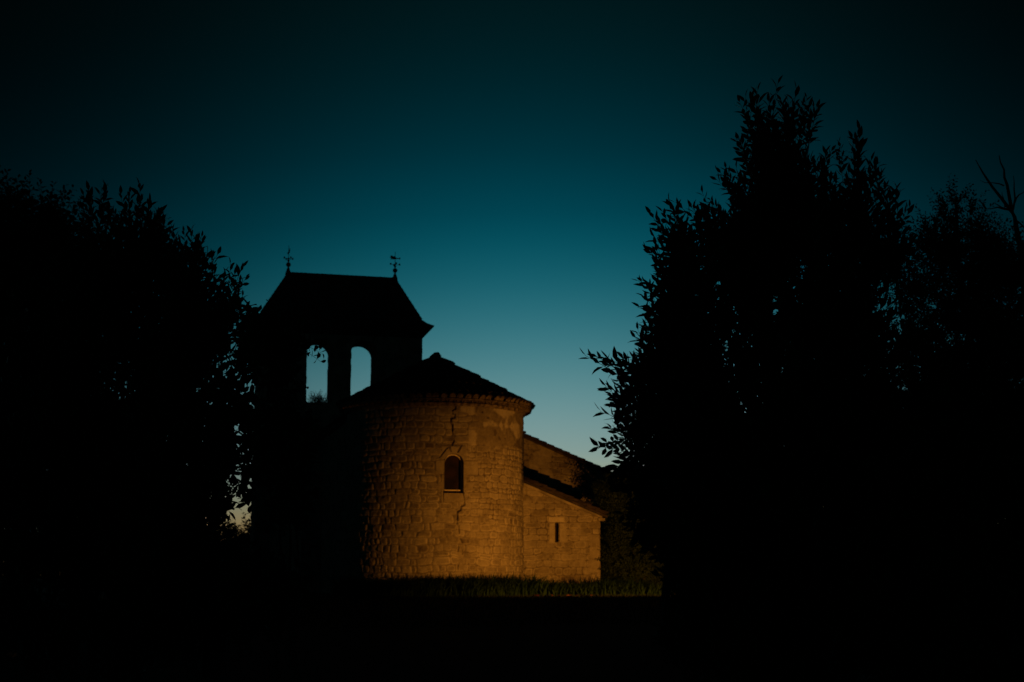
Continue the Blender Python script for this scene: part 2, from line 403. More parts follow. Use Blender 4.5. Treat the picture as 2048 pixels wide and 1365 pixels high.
def slope_roof(mb, ue, ze, ut, zt, ya, yb, seed, pitch=.245):
    """rows of half-round tiles from eave (ue,ze) up to (ut,zt), between ya and yb"""
    rr_ = random.Random(seed)
    e = Vector((ue, 0, ze)); t = Vector((ut, 0, zt)); dd = (t-e); L = dd.length; dd.normalize()
    sd = Vector((0, 1, 0)); nrm = sd.cross(dd);
    if nrm.z < 0: nrm = -nrm
    q = [e+nrm*-.03, t+nrm*-.03, t+nrm*-.09, e+nrm*-.09]
    vs = [(p.x, y, p.z) for y in (ya+.02, yb-.02) for p in q]
    mb.add(vs, [(0, 1, 2, 3), (4, 7, 6, 5), (0, 4, 5, 1), (3, 2, 6, 7), (0, 3, 7, 4), (1, 5, 6, 2)])
    nc = int(round((yb-ya)/pitch)); pw = (yb-ya)/nc
    for c in range(nc):
        y = ya+(c+.5)*pw; off = rr_.uniform(-.02, .02); a = off
        while a < L-.12:
            lift = .03+rr_.uniform(-.008, .012); b2 = min(a+.42, L)
            p0 = e+dd*a+nrm*lift; p1 = e+dd*b2+nrm*0
            v, f = tile_pts(Vector((p0.x, y, p0.z)), Vector((p1.x, y, p1.z)), sd, nrm, .2, .165, .085, n=5); mb.add(v, f)
            a += .30
sr = MB(); slope_roof(sr, 5.46, 2.37, 2.42, 3.575, .255, 5.98, 5)
sr.build('side_chapel_roof', M['tile'], CH)
sc = MB()     # mortared bed under the verge and the eave stone of the side chapel
sc.add([(2.42, .24, 3.45), (5.25, .24, 2.33), (5.25, .24, 2.26), (2.42, .24, 3.36), (2.42, .34, 3.45), (5.25, .34, 2.33), (5.25, .34, 2.26), (2.42, .34, 3.36)], [(0, 3, 2, 1), (3, 7, 6, 2), (0, 1, 5, 4)])
sc.box(5.12, 5.33, .22, 5.98, 2.19, 2.27)
sc.build('cornice', M['rough_stone'], CH)
nr = MB()
slope_roof(nr, 8.2, 3.78, 4.25, 5.36, 5.92, 17.4, 7)
slope_roof(nr, 4.4, 5.35, .02, 6.64, 5.94, 17.4, 8)
slope_roof(nr, -3.45, 4.66, -.02, 6.64, 5.94, 17.4, 9)
rr_ = random.Random(4)
for k in range(41):
    y = .6+k*.405; v, f = tile_pts(Vector((0, y, 6.66)), Vector((0, y+.45, 6.65)), Vector((1, 0, 0)), Vector((0, 0, 1)), .24, .2, .11); nr.add(v, f)
slope_roof(nr, 2.55, 5.3, .02, 6.62, .9, 5.90, 10)
slope_roof(nr, -2.75, 5.1, -.02, 6.62, .9, 5.90, 11)
nr.build('nave_roof', M['tile'], CH)
# ---- bell wall at the west end
BL, BR, BY0, BY1, BT = -3.80, 3.03, 17.5, 19.3, 10.55
bw = MB()
def prism(x0, x1, z0a, z0b, z1, soffit=True):
    v = [(x0, BY0, z0a), (x1, BY0, z0b), (x1, BY0, z1), (x0, BY0, z1), (x0, BY1, z0a), (x1, BY1, z0b), (x1, BY1, z1), (x0, BY1, z1)]
    bw.add(v, [(0, 1, 2, 3), (5, 4, 7, 6)] + ([(0, 4, 5, 1)] if soffit else []))
opens = [(-1.85, -.74), (0.0, 1.13)]; SILL = 7.62
OS = 9.78
xs_ = [BL, opens[0][0], opens[0][1], opens[1][0], opens[1][1], BR]
wv = random.Random(12)
for a, c in ((0, 1), (2, 3), (4, 5)):
    prism(xs_[a], xs_[c], -.3, -.3, BT, False)
    for x, sgn in ((xs_[a], -1), (xs_[c], 1)):          # jambs and outer sides, slightly uneven stone by stone
        z = -.3 if x in (BL, BR) else SILL
        while z < (BT if x in (BL, BR) else OS):
            z2 = min(z+wv.uniform(.22, .34), BT if x in (BL, BR) else OS); e = wv.uniform(.0, .022)*sgn
            bw.add([(x+e, BY0+.02, z), (x+e, BY1-.02, z), (x+e, BY1-.02, z2), (x+e, BY0+.02, z2), (x, BY0, z), (x, BY1, z), (x, BY1, z2), (x, BY0, z2)],
                   [(0, 1, 2, 3), (4, 0, 3, 7), (1, 5, 6, 2), (3, 2, 6, 7), (0, 4, 5, 1)])
            z = z2
for (x0, x1) in opens:
    bw.add([(x0, BY0, -.3), (x1, BY0, -.3), (x1, BY0, SILL), (x0, BY0, SILL), (x0, BY1, -.3), (x1, BY1, -.3), (x1, BY1, SILL), (x0, BY1, SILL)], [(0, 1, 2, 3), (5, 4, 7, 6), (3, 2, 6, 7)])
    c = (x0+x1)/2; r = (x1-x0)/2; NN = 18
    for k in range(NN):
        a0 = PI*k/NN; a1 = PI*(k+1)/NN
        xa_ = c-r*math.cos(a0); xb_ = c-r*math.cos(a1)
        prism(xa_, xb_, OS+r*.95*math.sin(a0), OS+r*.95*math.sin(a1), BT)
bw.build('bell_wall', M['rough_stone'], CH)
# cornice and hipped, bell-cast roof
tr = MB()
def ring(x0, x1, y0_, y1_, z): return [(x0, y0_, z), (x1, y0_, z), (x1, y1_, z), (x0, y1_, z)]
rings = [ring(BL-.01, BR+.01, BY0-.01, BY1+.01, 10.50), ring(BL-.40, BR+.40, BY0-.40, BY1+.40, 10.94), ring(BL-.43, BR+.43, BY0-.43, BY1+.43, 11.0),
         ring(BL-.18, BR+.17, BY0-.2, BY1+.2, 11.13), ring(BL+.02, BR-.06, BY0-.02, BY1+.02, 11.32)]
vs = [p for r_ in rings for p in r_] + [(-2.62, 18.4, 13.22), (1.97, 18.4, 13.22)]
fs = [(i*4+k, i*4+(k+1) % 4, i*4+4+(k+1) % 4, i*4+4+k) for i in range(len(rings)-1) for k in range(4)]
b0 = 4*(len(rings)-1); t0 = b0+4
fs += [(b0, b0+1, t0+1, t0), (b0+1, b0+2, t0+1), (b0+2, b0+3, t0, t0+1), (b0+3, b0, t0)]
tr.add(vs, fs)
for k in range(26):           # ridge tiles
    x = -2.64+k*.178; tr.tube([(x, 18.4, 13.215+wv.uniform(-.004, .008)), (x+.17, 18.4, 13.22)], [.06, .05], 8)
for (c0, c1) in (((-3.78, BY0-.02, 11.32), (-2.62, 18.4, 13.22)), ((2.97, BY0-.02, 11.32), (1.97, 18.4, 13.22)), ((2.97, BY1+.02, 11.32), (1.97, 18.4, 13.22)), ((-3.78, BY1+.02, 11.32), (-2.62, 18.4, 13.22))):
    A = Vector(c0); B_ = Vector(c1)
    for k in range(10): tr.tube([A.lerp(B_, k/10), A.lerp(B_, (k+1.05)/10)], [.05, .035], 6)
tr.build('bell_roof', M['slate'], CH)
# ---- weather vanes
def vane(u, rz, label):
    c = (u, 18.4, 13.2)
    mb = MB(); mb.lathe([(.13, -.06), (.10, .08), (.035, .26), (.025, .28)], c)
    mb.tube([(u, 18.4, 13.4), (u, 18.4, 14.42)], [.018, .009], 6)
    mb.lathe([(.0, .70), (.05, .66), (.02, .6), (.06, .56), (.02, .50)], c)
    vo = mb.build('weather_vane', M['iron'], CH); tag(vo, label)
    ball = MB(); ball.lathe([(.005, .50)]+[(.105*math.sin(PI*k/10), .385+.105*-math.cos(PI*k/10)*-1) for k in range(1, 10)]+[(.005, .28)], c); ball.build('ball', M['iron'], vo, True)
    arms = MB()
    for a in (rz+.3, rz+.3+PI/2):
        d = Vector((math.cos(a), math.sin(a), 0)); q = Vector((u, 18.4, 13.86))
        arms.tube([q-d*.19, q-d*.1-Vector((0, 0, .03)), q+d*.1-Vector((0, 0, .03)), q+d*.19], .009, 5)
        for s in (-1, 1):
            e = q+d*.2*s
            arms.box(e.x-.03, e.x+.03, e.y-.008, e.y+.008, e.z-.04, e.z+.045)
    arms.build('compass_arm', M['iron'], vo)
    fig = MB(); d = Vector((math.cos(rz), math.sin(rz), 0)); sd = Vector((-math.sin(rz), math.cos(rz), 0)); q = Vector((u, 18.4, 14.13))
    out = [(.36, -.02), (.30, .03), (.20, .0), (.06, .015), (.0, .07), (-.06, .10), (-.13, .08), (-.2, .12), (-.33, .13), (-.28, .07), (-.36, .04), (-.26, .0), (-.3, -.06), (-.18, -.05), (-.08, -.06), (.04, -.05), (.2, -.03), (.28, -.06)]
    n_ = len(out)
    vv = [q+d*x*.66+Vector((0, 0, z*.9))+sd*.012*s for s in (-1, 1) for x, z in out]
    fig.add(vv, [tuple(range(n_)), tuple(range(2*n_-1, n_-1, -1))]+[(i, n_+i, n_+(i+1) % n_, (i+1) % n_) for i in range(n_)])
    fig.build('vane', M['iron'], vo)
vane(-2.62, R(96), 'left weather vane, seen edge on')
vane(1.97, R(-12), 'right weather vane, pointing right')

# ================================================================== GROUND
def gz(x, y):
    t = np.clip((np.asarray(y, float)-3)/(35.5-3), 0, 1); t = t*t*(3-2*t)
    return -1.0*(1-t) + .04*np.sin(np.asarray(x)*.6)*np.exp(-((np.asarray(y)-25)/14)**2)
gx = np.concatenate([-np.geomspace(3000, 30, 14), np.linspace(-28, 28, 57), np.geomspace(30, 3000, 14)])
gy = np.concatenate([-np.geomspace(3000, 12, 10), np.linspace(-10, 70, 81), np.geomspace(75, 3500, 16)])
GX, GY = np.meshgrid(gx, gy, indexing='ij'); GZ = gz(GX, GY)
idx = np.arange(GX.size).reshape(GX.shape)
gm = fast_mesh('ground', np.stack([GX, GY, GZ], -1).reshape(-1, 3), np.stack([idx[:-1, :-1], idx[1:, :-1], idx[1:, 1:], idx[:-1, 1:]], -1).reshape(-1, 4))
g = link('ground', gm, M['ground'], None, True); tag(g, kind='structure')

# ================================================================== FOLIAGE
def rot_to(dirs, spin):
    """rotation matrices (n,3,3) taking +z to dirs"""
    d = dirs/np.linalg.norm(dirs, axis=1, keepdims=True)
    ref = np.where(np.abs(d[:, 2:3]) > .95, np.array([[1., 0, 0]]), np.array([[0, 0, 1.]]))
    a = np.cross(ref, d); a /= np.linalg.norm(a, axis=1, keepdims=True); b_ = np.cross(d, a)
    c, s = np.cos(spin)[:, None], np.sin(spin)[:, None]
    return np.stack([a*c+b_*s, -a*s+b_*c, d], -1)
def leaf(L, W, fold=.25, curl=.12, rnd=False):
    """leaf along +z, 8 verts, face up +x"""
    w1, w2 = (W*.5, W*.36) if not rnd else (W*.48, W*.46)
    v = np.array([(0, 0, 0), (fold*w1, -w1, .36*L), (0, 0, .36*L), (fold*w1, w1, .36*L),
                  (fold*w2-curl*L*.4, -w2, .70*L), (-curl*L*.5, 0, .70*L), (fold*w2-curl*L*.4, w2, .70*L), (-curl*L*1.4, 0, L)])
    return v
LQ = np.array([(1, 4, 5, 2), (2, 5, 6, 3)]); LT = np.array([(0, 1, 2), (0, 2, 3), (4, 7, 5), (5, 7, 6)])
def make_shoot(r, Ls, nl, LL, LW, spread=(28, 62), droop=0, rnd=False, whorl=False):
    """one leafy shoot along +z from origin; returns verts, quads, tris"""
    V = []; Q = []; T = []; nb = 0
    # stem: 3-sided
    bend = r.normal(0, .06, 2)*Ls
    cen = lambda t: np.array([bend[0]*t*t, bend[1]*t*t, Ls*t])
    seg = 3
    for i in range(seg+1):
        c = cen(i/seg); rad = .0035*(1-.6*i/seg)
        for k in range(3): V.append(c+rad*np.array([math.cos(2.1*k), math.sin(2.1*k), 0]))
    for i in range(seg):
        for k in range(3): Q.append((i*3+k, i*3+(k+1) % 3, i*3+3+(k+1) % 3, i*3+3+k))
    nb = len(V); V = [np.array(V)]
    ph = r.uniform(0, 6.28)
    for i in range(nl):
        t = (i+.6)/nl; t = min(1, .12+.9*t); az = ph+i*2.4+r.normal(0, .25)
        an = R(r.uniform(*spread))*(1-.45*max(0, t-.75)/.25)
        sc_ = r.uniform(.75, 1.1)*(1 if t < .85 else .8)
        lf = leaf(LL*sc_, LW*sc_, r.uniform(.1, .45), r.uniform(-.05, .2), rnd)
        # tilt leaf by an about y, then spin about z
        ca, sa = math.cos(an), math.sin(an)
        Rt = np.array([[ca, 0, sa], [0, 1, 0], [-sa, 0, ca]])
        rl = r.normal(0, .5); Rr = np.array([[math.cos(rl), -math.sin(rl), 0], [math.sin(rl), math.cos(rl), 0], [0, 0, 1]])
        cz, sz_ = math.cos(az), math.sin(az); Rz = np.array([[cz, -sz_, 0], [sz_, cz, 0], [0, 0, 1]])
        # face up = -x side toward the stem tip
        lf = lf*np.array([-1, 1, 1])
        p = (lf @ Rr.T @ Rt.T + np.array([.004, 0, 0])) @ Rz.T + cen(t)
        V.append(p); Q += [tuple(q+nb) for q in LQ]; T += [tuple(q+nb) for q in LT]; nb += 8
    return np.concatenate(V), np.array(Q), np.array(T)
def scatter(name, protos, pos, dirs, scale, mat_, parent, seed=1):
    r = np.random.default_rng(seed); which = r.integers(0, len(protos), len(pos)); spin = r.uniform(0, 6.28, len(pos))
    Rm = rot_to(dirs, spin); VV = []; QQ = []; TT = []; nb = 0
    for k, (v, q, t) in enumerate(protos):
        s = which == k
        if not s.any(): continue
        P_ = np.einsum('nij,vj->nvi', Rm[s]*scale[s][:, None, None], v) + pos[s][:, None, :]
        n_ = P_.shape[0]; off = (np.arange(n_)*len(v)+nb)[:, None, None]
        VV.append(P_.reshape(-1, 3)); QQ.append((q[None]+off).reshape(-1, q.shape[1]));
        if len(t): TT.append((t[None]+off).reshape(-1, 3))
        nb += n_*len(v)
    me = fast_mesh(name, np.concatenate(VV), np.concatenate(QQ), np.concatenate(TT) if TT else None)
    return link(name, me, mat_, parent)
def ell_points(ells, D, n, r, shell=.55, up=.85, out=.7, jit=.3, slen=.0):
    """random shoot bases inside ellipsoids given in photo pixels (cx, cy, rx, ry, depth radius m, depth offset m)"""
    w = np.array([e[2]*e[3] for e in ells], float); w = w**.8; w /= w.sum()
    P_ = []; Dn = []
    for e, wi in zip(ells, w):
        k = max(4, int(n*wi)); cx, cy, rx, ry = e[:4]; Y = D+(e[5] if len(e) > 5 else 0)
        c = at(cx, cy, Y); sx_ = rx*Y/F; sz_ = ry*Y/F; dy = e[4] if len(e) > 4 else sx_
        d = r.normal(size=(k, 3)); d /= np.linalg.norm(d, axis=1, keepdims=True)
        rad = r.uniform(shell**3, 1, k)**(1/3)
        p = c + d*rad[:, None]*np.array([sx_, dy, sz_])
        o_ = d*out + np.array([0, 0, up]) + r.normal(0, jit, (k, 3))
        P_.append(p); Dn.append(o_)
    return np.concatenate(P_), np.concatenate(Dn)
def stems_mesh(base, tips, r, rad=.05, wig=.12, n=7):
    mb = MB()
    for tp in tips:
        b0_ = Vector(base)+Vector((r.uniform(-.12, .12), r.uniform(-.12, .12), 0)); t_ = Vector(tp); pts = []
        for i in range(n+1):
            t = i/n; p = b0_.lerp(t_, t); p.x = b0_.x+(t_.x-b0_.x)*t**1.5; p.y = b0_.y+(t_.y-b0_.y)*t**1.4
            if 0 < i < n: p += Vector((r.normal(0, wig*.3), r.normal(0, wig*.3), 0))
            pts.append(p)
        mb.tube(pts, [rad*(1-.88*i/n) for i in range(n+1)], 6)
    return mb
def ground_at(x, y): return float(gz(x, y))
pr_ = np.random.default_rng(21)
LAUREL = [make_shoot(pr_, pr_.uniform(.26, .42), int(pr_.integers(10, 15)), .104, .037) for _ in range(10)]
OVAL = [make_shoot(pr_, pr_.uniform(.22, .38), int(pr_.integers(8, 13)), .088, .052, spread=(45, 110), rnd=True) for _ in range(8)]
SMALL = [make_shoot(pr_, pr_.uniform(.25, .45), int(pr_.integers(14, 20)), .06, .032, spread=(40, 95), rnd=True) for _ in range(8)]

def shrub(name, label, cat, basepx, D, ells, n, protos, mat_, explicit=(), seed=1, group=None, tips=None, rad=.045, **kw):
    r = np.random.default_rng(seed)
    bx_ = at(basepx, 1200, D)[0]; z0_ = ground_at(bx_, D)
    root = empty(name, (bx_, D, z0_)); tag(root, label, cat, group)
    off = np.array([bx_, D, z0_])
    P_, Dn = ell_points(ells, D, n, r, **kw)
    # keep above the ground
    ok = P_[:, 2] > z0_+.05; P_, Dn = P_[ok], Dn[ok]
    sc_ = r.uniform(.8, 1.15, len(P_))
    # pull the base back so the tip lies near the sampled point
    u_ = Dn/np.linalg.norm(Dn, axis=1, keepdims=True); P_ = P_ - u_*.22
    if explicit:
        explicit = [(a+r.normal(0, 7)*q, b_+r.normal(0, 7)*q+22*q, c_+r.normal(0, 9)*q, d_+abs(r.normal(0, 14))*q, e_+r.normal(0, .06)*q) for (a, b_, c_, d_, e_) in explicit for q in (0, 1, 1)]
        E = []; Ed = []; Es = []
        for (x0, y0_, x1, y1_, dd) in explicit:      # base and tip of single shoots
            a = at(x0, y0_, D+dd); c = at(x1, y1_, D+dd); L_ = np.linalg.norm(c-a); sq = min(L_/.37, 1.12); E.append(c-(c-a)/L_*.37*sq); Ed.append(c-a); Es.append(sq)
        P_ = np.concatenate([P_, np.array(E)]); Dn = np.concatenate([Dn, np.array(Ed)]); sc_ = np.concatenate([sc_, np.array(Es)])
    scatter('crown', protos, P_-off, Dn, sc_, mat_, root, seed)
    tp = tips or [e[:2] for e in ells]
    tp = [tuple(at(p[0], p[1], D)-off) for p in tp]
    stems_mesh((0, 0, -.1), tp, r, rad).build('trunk', M['bark'], root, True)
    return root

# ---- right: the tall laurel
shrub('laurel_tree', 'tall dark laurel right of the chapel, its spiky top highest against the sky', 'tree', 1560, 10.3,
      [(1555, 305, 52, 80, .2), (1545, 400, 72, 100, .28), (1500, 490, 90, 100, .35), (1610, 430, 75, 100, .3), (1590, 560, 160, 160, .55), (1440, 560, 125, 120, .45),
       (1370, 520, 42, 60, .22), (1350, 600, 35, 80, .22), (1690, 450, 40, 80, .22), (1712, 420, 16, 50, .1), (1745, 490, 32, 80, .2), (1775, 520, 22, 60, .12), (1690, 620, 95, 120, .35),
       (1560, 760, 230, 200, .7), (1380, 760, 75, 170, .4), (1335, 790, 30, 90, .25), (1345, 900, 50, 110, .3), (1700, 800, 130, 220, .5), (1560, 1000, 260, 220, .7), (1400, 1000, 90, 160, .4), (1560, 1230, 250, 160, .7), (1600, 850, 180, 180, .9), (1500, 1050, 180, 120, .9), (1700, 1050, 150, 120, .9), (1325, 690, 35, 60, .15), (1385, 1160, 50, 90, .35), (1400, 1080, 60, 90, .4)],
      4100, LAUREL, M['laurel_leaf'],
      explicit=[(1500, 270, 1487, 195, 0), (1520, 270, 1512, 190, .1), (1545, 270, 1545, 176, 0), (1580, 270, 1590, 176, 0), (1600, 260, 1612, 195, .1), (1610, 300, 1632, 205, 0), (1500, 330, 1470, 262, 0),
                (1500, 400, 1437, 350, 0), (1480, 400, 1450, 335, .1), (1450, 440, 1408, 385, 0), (1440, 470, 1372, 402, .1), (1400, 490, 1340, 415, 0), (1370, 500, 1312, 420, 0), (1350, 540, 1292, 487, 0), (1350, 600, 1285, 560, 0), (1350, 650, 1272, 595, .05), (1340, 680, 1285, 632, 0),
                (1715, 400, 1713, 258, 0), (1714, 440, 1714, 325, 0), (1690, 340, 1680, 285, 0), (1730, 420, 1757, 310, 0), (1745, 400, 1765, 345, 0), (1650, 350, 1665, 285, 0),
                (1780, 470, 1775, 375, 0), (1785, 470, 1797, 378, .1), (1790, 480, 1813, 415, 0), (1790, 540, 1812, 470, 0), (1790, 600, 1818, 540, 0), (1800, 700, 1850, 640, .1),
                (1330, 740, 1260, 715, 0), (1290, 750, 1187, 708, 0), (1330, 790, 1240, 735, 0), (1310, 820, 1210, 770, 0), (1320, 800, 1235, 765, 0), (1330, 860, 1240, 790, 0), (1330, 780, 1250, 720, 0), (1310, 850, 1222, 815, 0), (1325, 760, 1275, 690, 0), (1330, 900, 1240, 850, .1), (1330, 880, 1262, 830, 0), (1340, 940, 1275, 890, 0), (1330, 1000, 1285, 945, 0)],
      seed=31, shell=.35, up=1.0, out=.55, tips=[(1555, 250), (1545, 400), (1715, 350), (1780, 470), (1440, 480), (1360, 470), (1340, 700), (1240, 730), (1690, 700), (1500, 600)], rad=.05)
# understorey shrub at the foot of the tall laurel, right edge of the frame
shrub('broadleaf_shrub', 'dark mass of shrub filling the lower right corner beside the tall laurel', 'shrub', 1930, 9.5,
      [(1900, 900, 170, 170, .5), (1960, 1060, 160, 200, .6), (1830, 1100, 150, 180, .5), (2080, 900, 120, 260, .5), (1900, 1260, 220, 140, .6)], 1500, OVAL, M['broad_leaf'], seed=36, shell=.3)
# ---- left: laurel, stepping down to the right
shrub('laurel_shrub', 'spiky laurel on the left, its shoots rising highest above the left foliage', 'shrub', 250, 10.8,
      [(205, 510, 50, 65, .3), (290, 490, 42, 62, .3), (250, 600, 150, 130, .5), (330, 560, 80, 90, .35), (150, 640, 130, 140, .5), (230, 800, 190, 200, .6), (120, 950, 200, 220, .6), (260, 1000, 160, 200, .6), (200, 1200, 260, 150, .6)],
      1750, LAUREL, M['laurel_leaf'],
      explicit=[(185, 455, 173, 376, 0), (205, 455, 208, 374, 0), (190, 470, 160, 420, 0), (255, 460, 262, 388, 0), (280, 460, 286, 378, 0), (300, 470, 320, 408, 0), (290, 480, 300, 400, .1), (230, 480, 225, 420, 0), (320, 520, 338, 450, 0), (240, 480, 240, 425, .1), (310, 500, 318, 425, .1)],
      seed=41, shell=.3, up=1.0, out=.5)
shrub('laurel_shrub', 'lower spiky laurel in front of the bell wall, left of the chapel', 'shrub', 420, 10.2,
      [(380, 575, 26, 60, .2), (385, 650, 50, 80, .3), (440, 660, 24, 50, .15), (360, 760, 90, 120, .4), (350, 920, 90, 150, .4), (438, 900, 26, 80, .2), (440, 1010, 16, 40, .15), (320, 1100, 120, 150, .5), (400, 1210, 130, 100, .4)],
      1020, LAUREL, M['laurel_leaf'],
      explicit=[(375, 530, 370, 465, 0), (385, 530, 388, 452, 0), (395, 540, 402, 472, 0), (400, 560, 410, 505, 0), (430, 590, 429, 520, 0), (440, 600, 445, 545, .1), (452, 605, 471, 534, 0), (455, 620, 487, 558, 0), (440, 640, 462, 580, 0), (460, 630, 480, 580, .05), (355, 520, 348, 470, .1)],
      seed=45, shell=.3, up=1.0, out=.5)
shrub('climbing_shrub', 'round-leaved shrub hanging across the left edge of the bell wall', 'shrub', 575, 9.6,
      [(488, 640, 22, 30, .12), (500, 700, 26, 60, .15), (550, 680, 40, 45, .2), (555, 750, 20, 70, .15), (458, 790, 18, 80, .2), (500, 830, 14, 60, .1), (550, 880, 45, 90, .2), (590, 880, 35, 40, .15), (444, 900, 18, 60, .2), (575, 1010, 30, 70, .2), (520, 1190, 90, 90, .3), (498, 950, 14, 50, .1)],
      270, OVAL, M['broad_leaf'],
      explicit=[(470, 690, 505, 615, 0), (575, 720, 560, 650, 0), (585, 665, 645, 698, 0), (580, 775, 614, 750, 0), (575, 830, 612, 806, 0), (480, 950, 498, 1000, 0)],
      seed=49, tips=[(555, 700), (540, 860), (560, 1000), (590, 880)], shell=.2, up=.1, out=.5, jit=.6, rad=.02)

# ---- trees further back
def cluster_tree(name, label, cat, px, D, ells, n, protos, mat_, seed, limbs, rad=.14, group=None, scale=1.0, **kw):
    r = np.random.default_rng(seed)
    bx_ = at(px, 1150, D)[0]; z0_ = ground_at(bx_, D); off = np.array([bx_, D, z0_])
    root = empty(name, tuple(off)); tag(root, label, cat, group)
    if n:
        P_, Dn = ell_points(ells, D, n, r, **kw)
        # gather shoots into clumps so the crown has gaps
        k = max(6, len(P_)//14); cen = P_[r.choice(len(P_), k, replace=False)]
        d2 = ((P_[:, None, :]-cen[None])**2).sum(-1); near = cen[d2.argmin(1)]
        P_ = P_*.45+near*.55
        ok = P_[:, 2] > z0_; P_, Dn = P_[ok], Dn[ok]
        scatter('crown', protos, P_-off, Dn, r.uniform(.8, 1.2, len(P_))*scale, mat_, root, seed)
    mb = MB()
    for li in limbs:
        pts = [at(*p[:2], D+(p[2] if len(p) > 2 else 0))-off for p in li[1]]
        if li[0] > .06: pts = [np.array([0, 0, -.1])]+pts
        m_ = len(pts); sub = []
        for i in range(m_-1):
            for t in (0, .5): 
                q = pts[i]*(1-t)+pts[i+1]*t
                if t: q = q+r.normal(0, .02*np.linalg.norm(pts[i+1]-pts[i])+.004, 3)
                sub.append(tuple(q))
        sub.append(tuple(pts[-1])); mb.tube(sub, [li[0]*(1-.8*i/(len(sub)-1)) for i in range(len(sub))], 6)
    mb.build('trunk', M['bark'], root, True)
    return root
cluster_tree('broadleaf_tree', 'rounded tree at the far left edge, behind the laurel', 'tree', 20, 19,
    [(20, 480, 62, 68, .9), (85, 470, 36, 50, .6), (120, 510, 45, 60, .7), (-60, 500, 100, 100, 1.2), (60, 600, 140, 140, 1.2), (0, 800, 160, 200, 1.5), (100, 960, 180, 180, 1.5), (30, 720, 150, 150, 1.6)],
    4600, SMALL, M['broad_leaf'], 51, scale=1.3, limbs=[(.15, [(20, 900), (30, 650), (50, 470)]), (.05, [(30, 650), (100, 500)]), (.05, [(28, 700), (-40, 520)])], shell=.3, up=.3, jit=.6)
cluster_tree('airy_tree', 'airy small-leaved tree right of the tall laurel', 'tree', 1960, 18,
    [(1892, 420, 16, 14, .4), (1915, 445, 36, 20, .6), (1880, 490, 50, 35, .6), (1950, 500, 50, 40, .6), (2010, 530, 50, 50, .7), (1850, 520, 28, 30, .4), (1930, 560, 90, 55, .9), (2020, 600, 70, 100, .9), (1830, 590, 30, 45, .4), (1870, 640, 60, 40, .6),
     (1960, 700, 110, 90, 1.2), (1850, 760, 80, 80, .8), (1950, 800, 130, 100, 1.3), (1950, 900, 150, 150, 1.3), (2050, 740, 90, 130, 1.3), (1900, 700, 90, 70, 1.2), (1990, 620, 60, 70, 1)],
    4700, SMALL, M['broad_leaf'], 53, [(.07, [(1960, 900), (1945, 700), (1915, 500), (1912, 410)]), (.05, [(1940, 660), (1850, 560)]), (.04, [(1925, 560), (1990, 470)]), (.05, [(1950, 760), (2040, 600)]), (.03, [(1916, 520), (1880, 450)])], scale=.85, shell=.25, up=.4, jit=.6)
cluster_tree('bare_tree', 'bare leafless branches at the upper right edge', 'tree', 2060, 16,
    [], 0, None, None, 55, [(.07, [(2060, 900), (2050, 600), (2032, 455), (2022, 420)]), (.022, [(2024, 425), (2014, 370), (2008, 340), (1998, 311)]), (.02, [(2024, 425), (1985, 375), (1965, 345), (1951, 320)]), (.013, [(2026, 420), (2028, 380), (2027, 352)]),
     (.012, [(2028, 408), (2038, 390), (2052, 378)]), (.009, [(2008, 372), (1985, 366), (1960, 361)]), (.009, [(2010, 415), (2006, 395), (2004, 384)]), (.014, [(2020, 420), (1995, 415), (1970, 418)]), (.01, [(2010, 418), (1995, 410), (1988, 405)]), (.012, [(2030, 440), (2048, 455), (2060, 460)]), (.01, [(1972, 418), (1962, 405), (1958, 398)])])

# long-leafleted tree behind the tall laurel, left edge shows against the sky
def frond(r, L=.42, n=6, LL=.15, LW=.052):
    V = []; Q = []; T = []; nb = 0
    cen = lambda t: np.array([-.35*L*t*t, 0, L*t])
    for i in range(4):
        for k in range(3): V.append(cen(i/3)+.003*np.array([math.cos(2.1*k), math.sin(2.1*k), 0]))
    Q = [(i*3+k, i*3+(k+1) % 3, i*3+3+(k+1) % 3, i*3+3+k) for i in range(3) for k in range(3)]
    nb = 12; V = [np.array(V)]
    for i in range(n):
        for s in (-1, 1):
            t = .2+.8*i/(n-1); an = (R(58-25*t)+r.normal(0, .22))*s; lf = leaf(LL*r.uniform(.55, 1.15), LW, .2, .2)
            ca, sa = math.cos(an), math.sin(an); Rx = np.array([[1, 0, 0], [0, ca, sa], [0, -sa, ca]])
            V.append(lf @ Rx.T + cen(t)); Q += [tuple(q+nb) for q in LQ]; T += [tuple(q+nb) for q in LT]; nb += 8
    return np.concatenate(V), np.array(Q), np.array(T)
FROND = [frond(pr_, pr_.uniform(.34, .5)) for _ in range(5)]
ft = cluster_tree('feathery_tree', 'blurred tree with long hanging leaflets just right of the chapel, behind the laurel', 'tree', 1330, 22,
    [(1330, 800, 30, 90, .6), (1330, 900, 35, 60, .6), (1292, 868, 16, 16, .2), (1290, 925, 16, 16, .2), (1310, 970, 20, 20, .3), (1345, 1000, 40, 80, .5), (1360, 850, 90, 150, .8), (1400, 1060, 70, 120, .7)],
    520, FROND, M['frond_leaf'], 57, [(.08, [(1340, 1100), (1345, 950), (1330, 800)]), (.03, [(1345, 950), (1270, 880)]), (.03, [(1345, 990), (1280, 930)])], scale=1.3, shell=.2, up=-.35, out=.7, jit=.5)

